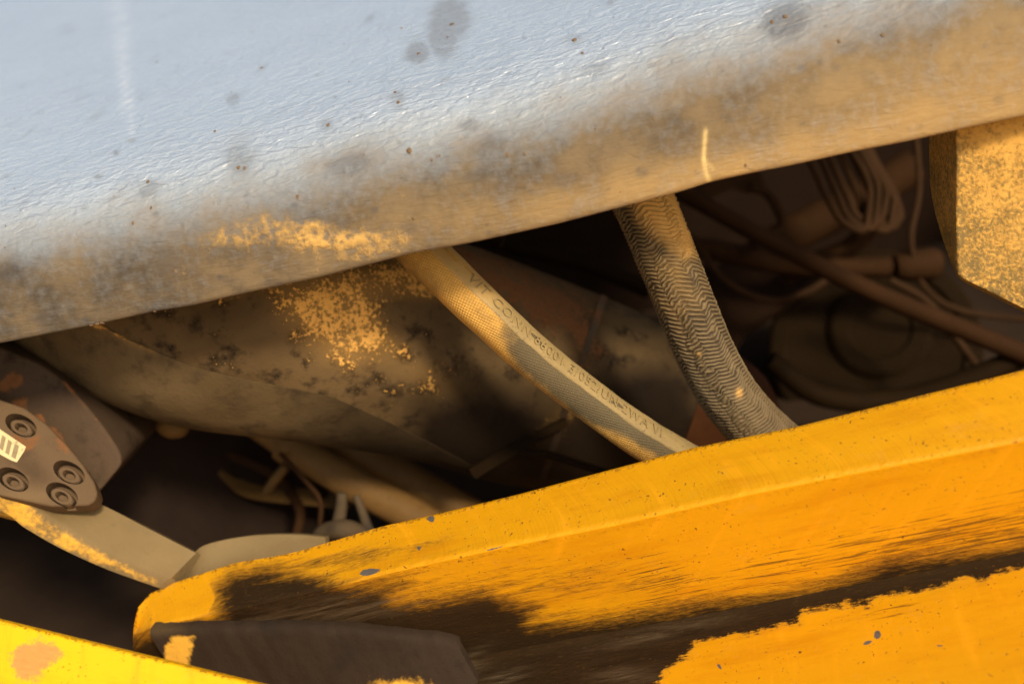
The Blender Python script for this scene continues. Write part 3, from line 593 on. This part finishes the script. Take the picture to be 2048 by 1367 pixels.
# ------------------------------------------------------------------ dusty block at the right
def right_block():
    n, m = 60, 90
    left = spline([(1914, 215, 0), (1912, 262, 0), (1911, 400, 0), (1912, 500, 0), (1914, 538, 0), (1922, 556, 0), (1965, 578, 0), (2048, 618, 0), (2200, 690, 0)], n)[:, :2]
    right = np.stack([np.linspace(2330, 2330, n), np.linspace(120, 760, n)], -1)
    p0 = P(1912, 400, .80); nn = unit(np.array([-.30, -1.0, .18]))
    G = np.array([[hit(*(l + (r_ - l) * t), p0, nn) for t in np.r_[0, .004, .012, np.linspace(.02, 1, m - 3)]] for l, r_ in zip(left, right)])
    G[:, 0] -= nn * .003; G[:, 1] -= nn * .0008
    B = G - nn * .09
    lb = spline([(1858, 230, .88), (1858, 280, .88), (1862, 380, .88), (1880, 460, .88), (1908, 540, .875), (1925, 562, .875), (1968, 584, .875), (2050, 625, .875), (2200, 700, .875)], n)
    for i in range(n):
        q = P(*lb[i]); B[i] += (q - B[i, 0]) * np.linspace(1, 0, m)[:, None]
    G += nn * .0012 * np.array([[mnoise.noise(Vector((i * .2, j * .15, 6))) for j in range(m)] for i in range(n)])[..., None]
    och = lambda p: np.clip(.40 + .28 * soft(p, [(1905, 200), (2300, 200), (2300, 560), (2048, 520), (1905, 440)], 160) - .12 * blob(p, 1960, 330, 60, 26, -10) - .2 * blob(p, 1990, 440, 90, 24, -20) + .15 * blob(p, 2000, 280, 50, 40), 0, 1)
    o = slab('dusty_block', G, None, MBOX, None, dict(ochre=och), back=B, sharp=40)
    tag(o, 'thick steel block caked in ochre dust at the right edge of the photo', 'steel block')
right_block()

# ------------------------------------------------------------------ left side: hub block, bolted flange, tan arm, curved strip
def px_poly(pts): return [P(*p) for p in pts]
def hub_block():
    pts = [(-160, 640, .98), (-60, 672, .98), (20, 702, .98), (80, 728, .98), (130, 764, .98), (170, 808, .98), (208, 856, .98), (234, 894, .98), (243, 915, .98), (242, 930, .98), (230, 945, .98), (205, 975, .98), (175, 1010, .98), (60, 1020, .98), (-160, 960, .98)]
    off = P(318, 838, 1.16) - P(243, 915, .98)
    o = fanplate('hub_block', px_poly(pts), off, MHUB, None, .005, dict(rust=lambda p: 1.0 * blob(p, 20, 765, 36, 22, -30) + .9 * blob(p, 40, 805, 24, 16) + .9 * blob(p, 75, 835, 24, 16, 30) + .9 * blob(p, 112, 872, 30, 16, 40) + .5 * np.exp(-(line_d(p, [(130, 764), (208, 856), (243, 915)]) / 6) ** 2)), cuts=5)  # rust patches, plus an edge highlight painted along the rim
    tag(o, 'dark rounded block at the left edge with rust patches above the bolted flange', 'machine block')
hub_block()
def flange():
    root = empty('bolted_flange', 'taupe flange with four sunken bolts and a pale sticker at the left edge', 'flange')
    p0 = P(100, 930, .925); nn = unit(CAM - P(100, 930, .945) + np.array([-.15, 0, .42]))
    poly = [(-120, 755), (0, 798), (48, 814), (92, 846), (132, 886), (166, 928), (188, 962), (195, 985), (190, 1001), (176, 1010), (100, 1012), (0, 990), (-120, 940)]
    body = fanplate('flange_plate', [hit(x, y, p0, nn) for x, y in poly], -nn * .028, MFLG, root, .003, dict(oil_shade=lambda p: .35 * blob(p, 60, 940, 70, 30, 30), rust=lambda p: .45 * blob(p, 138, 950, 40, 30) + .45 * blob(p, 42, 870, 45, 30) + .6 * blob(p, 50, 828, 40, 12, 30) + .5 * blob(p, 130, 895, 30, 10, 40) + .35 * blob(p, 60, 880, 30, 20), ochre=lambda p: .3 * blob(p, 60, 990, 90, 20)), cuts=5)
    spots = [(42, 850), (138, 944), (26, 958), (124, 988)]
    ex = unit(hit(140, 900, p0, nn) - hit(60, 850, p0, nn)); ey = np.cross(nn, ex)
    for x, y in spots:
        c = hit(x, y, p0, nn); k = 28; an = np.linspace(0, 2 * np.pi, k, endpoint=False); r = 31 * .945 / FPX
        ring = lambda rad, z: [c + ex * (math.cos(t) * rad * 1.1) + ey * (math.sin(t) * rad * .62) + nn * z for t in an]; dwn = -ey if ey[2] > 0 else ey
        # cutter for the counterbore
        V = ring(r, .02) + ring(r, -.018); F = gidx(2, k, 0, True) + [tuple(range(k)), tuple(range(k, 2 * k))]
        cut = make('cutter', V, F, None, None, None, 30)
        md = body.modifiers.new('hole', 'BOOLEAN'); md.operation = 'DIFFERENCE'; md.object = cut; md.solver = 'EXACT'
        dg = bpy.context.evaluated_depsgraph_get(); me = bpy.data.meshes.new_from_object(body.evaluated_get(dg), preserve_all_data_layers=True, depsgraph=dg)
        body.modifiers.clear(); old = body.data; body.data = me; bpy.data.meshes.remove(old); bpy.data.objects.remove(cut)
        # socket-head bolt in the hole
        prof = [(r * .72, -.0178), (r * .72, -.0045), (r * .64, -.003), (r * .42, -.003), (r * .38, -.005), (r * .38, -.014), (r * .02, -.014)]
        tw = rng.uniform(0, 1); dz = rng.uniform(-.0015, .0015)
        def hexr(rad, z):
            return [c + ex * (math.cos(t) * q * 1.1) + ey * (math.sin(t) * q * .62) + nn * z for t in an for q in [rad * .93 / math.cos(((t + tw) % (math.pi / 3)) - math.pi / 6)]]
        V = [q + dwn * r * .10 + nn * dz for rad, z in prof for q in (hexr(rad, z) if .02 < rad / r < .4 else ring(rad, z))]
        b = make('bolt', V, gidx(len(prof), k, 0, True) + [tuple(len(V) - k + j for j in range(k))], MFLG, root, None, 35)
    body.data.materials.clear(); body.data.materials.append(MFLG); body.data.set_sharp_from_angle(angle=math.radians(30))
    st = [(-60, 836), (0, 858), (52, 893), (48, 903), (34, 924), (22, 920), (0, 908), (-60, 880)]
    lb = fanplate('sticker', [hit(x, y, p0, nn) + nn * .0006 for x, y in st], -nn * .0004, MLABEL, root)
    for a, b_, w in ((4, 884, 11), (16, 893, 11), (29, 901, 13), (-9, 876, 10)):      # blurred print on the sticker
        q = [(a - w * .45, b_ + 12), (a + w * .1, b_ - 14), (a + w * .75, b_ - 9), (a + w * .2, b_ + 17)]
        fanplate('print_mark', [hit(x, y, p0, nn) + nn * .0012 for x, y in q], -nn * .0003, MINK, lb)
flange()
def arm():
    n = 80; t = np.linspace(0, 1, n)
    U = spline([(-140, 900, .93), (0, 940, .945), (90, 972, .955), (190, 1003, .965), (300, 1058, .975), (392, 1105, .985)], n)
    Rg = spline([(-140, 950, .90), (0, 985, .915), (70, 1018, .925), (150, 1072, .937), (240, 1118, .95), (340, 1158, .965)], n)
    Lw = spline([(-140, 985, .91), (0, 1022, .925), (50, 1055, .93), (120, 1095, .94), (215, 1138, .952), (322, 1176, .966)], n)
    rows = []
    for u, r, l in zip(U, Rg, Lw):
        pu, pr, pl = P(*u), P(*r), P(*l); seg = [pu + (pr - pu) * q for q in np.linspace(0, .86, 16)]
        a, b = seg[-1], pr + (pl - pr) * .5
        seg += [(1 - q) ** 2 * a + 2 * q * (1 - q) * pr + q * q * b for q in np.linspace(.15, 1, 8)]; seg += [b + (pl - b) * q for q in np.linspace(.2, 1, 6)]
        rows.append(seg)
    o = slab('support_arm', np.array(rows), BACK * .05 - ZUP * .05, MARM, None, dict(yel=lambda p: np.clip(1.1 * soft(p, [(-140, 945), (0, 960), (70, 1010), (110, 1045), (200, 1098), (320, 1160), (320, 1180), (120, 1100), (0, 1030), (-140, 1000)], 30), 0, 1) * .62), sharp=55)
    tag(o, 'tan dusted arm with yellow lower edge reaching from the left to the beam', 'support arm')
    n = 60
    a = spline([(372, 1142, 1.0), (388, 1106, 1.0), (420, 1086, 1.0), (500, 1071, 1.005), (580, 1068, 1.01), (650, 1073, 1.015)], n); b = spline([(380, 1200, .98), (400, 1165, .98), (440, 1150, .98), (510, 1135, .985), (590, 1125, .99), (655, 1120, .995)], n)
    G = np.array([[P(*x) + (P(*y) - P(*x)) * q for q in np.linspace(0, 1, 14)] for x, y in zip(a, b)])
    o = slab('curved_strip', G, BACK * .012 - ZUP * .006, MARM, None, {}, sharp=45)
    tag(o, 'curved tan steel strip tucked behind the left end of the yellow beam', 'steel strip')
arm()

# ------------------------------------------------------------------ pipes, clips and lines in the gap below the housing
def pipes():
    r = empty('clamped_pipe', 'thin tan pipe with a clamp, slanting down left of the collared pipe', 'pipe')
    tube('pipe_run', [(505, 836, 1.26, 33), (600, 902, 1.25, 33), (690, 958, 1.24, 34), (800, 1016, 1.23, 35), (900, 1071, 1.22, 35)], MPIPE, r, 50, 28)
    tube('clamp', [(566, 884, 1.252, 36), (578, 892, 1.251, 38), (588, 899, 1.250, 36)], MPIPE, r, 8, 28)
    r = empty('collared_pipe', 'tan pipe with a stepped collar just under the rounded housing', 'pipe')
    tube('pipe_run', [(600, 830, 1.30, 36), (760, 925, 1.29, 36), (860, 985, 1.28, 37), (990, 1060, 1.27, 38)], MPIPE, r, 50, 28)
    tube('collar', [(600, 826, 1.298, 41), (690, 880, 1.294, 41), (762, 923, 1.29, 41)], MPIPE, r, 20, 28)
    G = lambda A, B, k=5: np.array([[P(*x) + (P(*y) - P(*x)) * q for q in np.linspace(0, 1, k)] for x, y in zip(spline(A, 40), spline(B, 40))])
    o = slab('hook_bracket', G([(452, 918, 1.36), (462, 945, 1.355), (492, 968, 1.35), (540, 978, 1.345), (620, 982, 1.34), (700, 990, 1.33)], [(436, 948, 1.33), (448, 962, 1.325), (482, 990, 1.32), (535, 1002, 1.315), (620, 1010, 1.31), (700, 1018, 1.30)]), BACK * .006, MPIPE, None, {})
    tag(o, 'bent hook-shaped bracket dim in the gap left of the pipes', 'bracket')
    r = empty('pipe_stand', 'small lumpy stand with two posts below the clamped pipe', 'pipe stand')
    tube('post', [(684, 985, 1.15, 11), (682, 1015, 1.15, 12), (676, 1050, 1.15, 14)], MEDGE, r, 16, 16)
    tube('post', [(712, 990, 1.15, 8), (724, 1022, 1.15, 9), (738, 1062, 1.15, 11)], MEDGE, r, 16, 16)
    tube('base', [(625, 1078, 1.16, 8), (650, 1062, 1.15, 16), (690, 1058, 1.14, 20), (730, 1066, 1.15, 14)], MEDGE, r, 30, 20)
    o = tube('cross_rod', [(528, 990, 1.34, 9), (548, 962, 1.33, 11), (572, 932, 1.32, 9)], MPIPE, None, 20, 14)
    tag(o, 'short tan rod standing up from the hook bracket', 'rod')
    o = tube('rubber_plug', [(322, 838, 1.15, 14), (332, 846, 1.15, 24), (348, 850, 1.15, 27), (366, 850, 1.15, 22), (376, 848, 1.15, 10)], MPIPE, None, 24, 22)
    tag(o, 'small rounded tan plug poking out below the cowl edge', 'plug')
    for nm, lab, pts, mt in (
        ('breather_hose', 'thin brown hose curling round the hook bracket in the lower left gap', [(380, 900, 1.36, 9), (440, 905, 1.36, 9), (500, 925, 1.35, 10), (560, 960, 1.34, 10), (600, 1020, 1.30, 10), (590, 1080, 1.28, 10)], MBROWN),
        ('ground_wire', 'thin wire running beside the clamped pipe down to the small stand', [(560, 905, 1.2, 5), (610, 960, 1.2, 5), (640, 1000, 1.19, 5), (640, 1050, 1.18, 5)], MBROWN),
        ('link_rod', 'short dark rod between the hook bracket and the clamped pipe', [(600, 930, 1.33, 9), (625, 965, 1.32, 10), (650, 990, 1.31, 9)], MOLIVE)):
        tag(tube(nm, pts, mt, None, 50, 14), lab, 'wire' if 'wire' in nm else 'hose' if 'hose' in nm else 'rod')
    o = slab('lever_strip', G([(938, 938, 1.09), (1000, 902, 1.085), (1060, 872, 1.08), (1130, 838, 1.08)], [(950, 958, 1.085), (1008, 922, 1.08), (1068, 886, 1.075), (1136, 852, 1.075)]), BACK * .006, MOLIVE, None, {})
    tag(o, 'dim brown lever strip crossing below the housing behind the fabric hose', 'lever')
    o = tube('sagging_line', [(1040, 905, 1.085, 7), (1090, 908, 1.08, 8), (1150, 925, 1.08, 8), (1230, 950, 1.08, 8)], MOLIVE, None, 40, 12)
    tag(o, 'thin dim line drooping right from the lever strip', 'line')
pipes()

# ------------------------------------------------------------------ shadowed recess on the right
def recess():
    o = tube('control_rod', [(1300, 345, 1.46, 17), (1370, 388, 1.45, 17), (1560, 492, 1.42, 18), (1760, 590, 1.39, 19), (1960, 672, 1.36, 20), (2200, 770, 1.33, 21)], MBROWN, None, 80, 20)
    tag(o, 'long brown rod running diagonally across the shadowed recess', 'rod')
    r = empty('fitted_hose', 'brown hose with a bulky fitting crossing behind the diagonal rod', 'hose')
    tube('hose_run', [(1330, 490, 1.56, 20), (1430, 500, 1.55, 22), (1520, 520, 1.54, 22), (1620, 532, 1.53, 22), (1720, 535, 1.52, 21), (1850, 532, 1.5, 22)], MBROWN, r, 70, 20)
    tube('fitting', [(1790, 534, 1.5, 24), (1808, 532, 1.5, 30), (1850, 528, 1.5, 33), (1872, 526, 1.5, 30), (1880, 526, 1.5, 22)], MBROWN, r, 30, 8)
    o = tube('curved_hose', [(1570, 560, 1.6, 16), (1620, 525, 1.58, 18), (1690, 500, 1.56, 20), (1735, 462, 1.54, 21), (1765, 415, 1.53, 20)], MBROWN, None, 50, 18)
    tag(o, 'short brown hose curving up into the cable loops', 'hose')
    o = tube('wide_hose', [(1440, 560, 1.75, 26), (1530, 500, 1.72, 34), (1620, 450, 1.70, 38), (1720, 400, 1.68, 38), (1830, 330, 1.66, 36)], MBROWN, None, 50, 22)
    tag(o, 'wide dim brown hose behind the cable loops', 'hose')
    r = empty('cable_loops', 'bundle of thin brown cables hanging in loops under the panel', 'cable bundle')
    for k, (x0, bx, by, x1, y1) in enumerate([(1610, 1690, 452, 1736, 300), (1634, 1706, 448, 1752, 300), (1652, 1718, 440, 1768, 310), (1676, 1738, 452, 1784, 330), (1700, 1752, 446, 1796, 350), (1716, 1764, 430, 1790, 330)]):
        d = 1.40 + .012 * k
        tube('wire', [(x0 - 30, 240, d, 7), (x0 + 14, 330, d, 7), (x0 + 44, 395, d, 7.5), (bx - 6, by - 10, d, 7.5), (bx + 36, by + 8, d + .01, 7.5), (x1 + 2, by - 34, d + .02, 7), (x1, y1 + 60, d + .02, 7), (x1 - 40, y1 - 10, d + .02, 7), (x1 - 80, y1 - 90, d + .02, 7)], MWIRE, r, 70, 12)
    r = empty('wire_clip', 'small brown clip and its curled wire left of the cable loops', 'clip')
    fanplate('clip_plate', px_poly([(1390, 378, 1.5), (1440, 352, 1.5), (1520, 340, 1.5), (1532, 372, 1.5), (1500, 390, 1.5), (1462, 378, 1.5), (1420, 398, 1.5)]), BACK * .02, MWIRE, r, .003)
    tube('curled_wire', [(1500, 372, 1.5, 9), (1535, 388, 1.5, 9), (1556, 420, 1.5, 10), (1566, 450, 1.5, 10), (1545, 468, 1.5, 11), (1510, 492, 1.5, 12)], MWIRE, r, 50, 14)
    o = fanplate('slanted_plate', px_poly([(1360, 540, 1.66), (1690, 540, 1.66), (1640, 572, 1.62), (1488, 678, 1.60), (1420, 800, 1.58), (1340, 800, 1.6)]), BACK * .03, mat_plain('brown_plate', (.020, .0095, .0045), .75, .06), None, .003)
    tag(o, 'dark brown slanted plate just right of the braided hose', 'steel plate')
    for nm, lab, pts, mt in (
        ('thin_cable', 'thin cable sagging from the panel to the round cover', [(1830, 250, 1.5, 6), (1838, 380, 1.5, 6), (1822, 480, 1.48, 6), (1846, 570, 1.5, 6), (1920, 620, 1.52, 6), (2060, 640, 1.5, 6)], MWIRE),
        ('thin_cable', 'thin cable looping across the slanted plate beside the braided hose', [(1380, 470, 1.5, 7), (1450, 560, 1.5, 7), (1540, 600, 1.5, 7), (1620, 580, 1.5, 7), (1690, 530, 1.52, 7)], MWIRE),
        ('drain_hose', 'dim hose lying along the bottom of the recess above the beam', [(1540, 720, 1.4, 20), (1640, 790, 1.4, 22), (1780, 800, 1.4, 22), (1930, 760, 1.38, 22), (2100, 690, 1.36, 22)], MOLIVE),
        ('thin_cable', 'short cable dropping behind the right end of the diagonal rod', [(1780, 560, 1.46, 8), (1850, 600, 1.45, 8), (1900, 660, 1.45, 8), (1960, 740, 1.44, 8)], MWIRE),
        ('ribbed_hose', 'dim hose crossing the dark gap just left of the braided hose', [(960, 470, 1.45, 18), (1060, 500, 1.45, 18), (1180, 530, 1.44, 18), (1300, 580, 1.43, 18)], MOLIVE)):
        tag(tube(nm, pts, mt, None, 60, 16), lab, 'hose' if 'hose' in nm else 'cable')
    # big round cover
    r = empty('round_cover', 'large dark round cover low in the recess at the right', 'cover')
    c = P(1745, 695, 1.62); nn = unit(CAM - c + np.array([.1, 0, .25])); ex = unit(np.cross(nn, ZUP)); ey = np.cross(ex, nn)
    def disc(name, cc, prof, mat):
        k = 56; V = [cc + (ex * math.cos(t) + ey * math.sin(t)) * rad + nn * z for rad, z in prof for t in np.linspace(0, 2 * np.pi, k, endpoint=False)]
        make(name, V, gidx(len(prof), k, 0, True) + [tuple(len(V) - k + j for j in range(k)), tuple(range(k))], mat, r, None, 30)
    disc('rim', c, [(.165, -.06), (.165, .0), (.158, .006), (.140, .006), (.134, .0), (.09, -.002), (.02, -.002)], MOLIVE)
    disc('hub', c - ex * .015 + ey * .03, [(.080, -.004), (.080, .006), (.072, .011), (.05, .011), (.046, .006), (.004, .006)], MOLIVE)
    o = tube('stray_wire', [(1010, 440, 1.16, 3), (1006, 480, 1.15, 3), (1000, 496, 1.15, 2.5)], MWIRE, None, 20, 8); tag(o, 'tiny stray wire hanging under the panel left of the braided hose', 'wire')
recess()

# ------------------------------------------------------------------ frame around the recess
def frame():
    box = lambda name, a, b, mat: fanplate(name, [np.array(p) for p in ((a[0], a[1], a[2]), (b[0], a[1], a[2]), (b[0], b[1], a[2]), (a[0], b[1], a[2]))], (0, 0, b[2] - a[2]), mat, None, .003)
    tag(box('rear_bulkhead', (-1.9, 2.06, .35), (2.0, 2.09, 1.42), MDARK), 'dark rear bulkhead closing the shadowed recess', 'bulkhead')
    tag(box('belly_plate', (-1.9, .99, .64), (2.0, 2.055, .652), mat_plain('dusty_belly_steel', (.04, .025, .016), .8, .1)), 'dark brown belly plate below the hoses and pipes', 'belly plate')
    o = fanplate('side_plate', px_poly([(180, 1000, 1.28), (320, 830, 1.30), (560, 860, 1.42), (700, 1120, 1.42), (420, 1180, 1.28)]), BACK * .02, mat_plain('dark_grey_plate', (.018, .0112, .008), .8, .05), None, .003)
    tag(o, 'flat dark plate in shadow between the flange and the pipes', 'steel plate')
    tag(box('left_light_blocker', (-1.22, .95, .35), (-1.20, 2.05, 1.32), MDARK), 'added unseen plate blocking light from the recess at the far left', 'added light blocker')  # unseen plate added to stop light leaking in from the left
    tag(box('right_light_blocker', (1.30, .72, .35), (1.32, 2.05, 1.20), MDARK), 'added unseen plate blocking light from the recess at the far right', 'added light blocker')  # likewise out of view, added to shut out light from the right
frame()
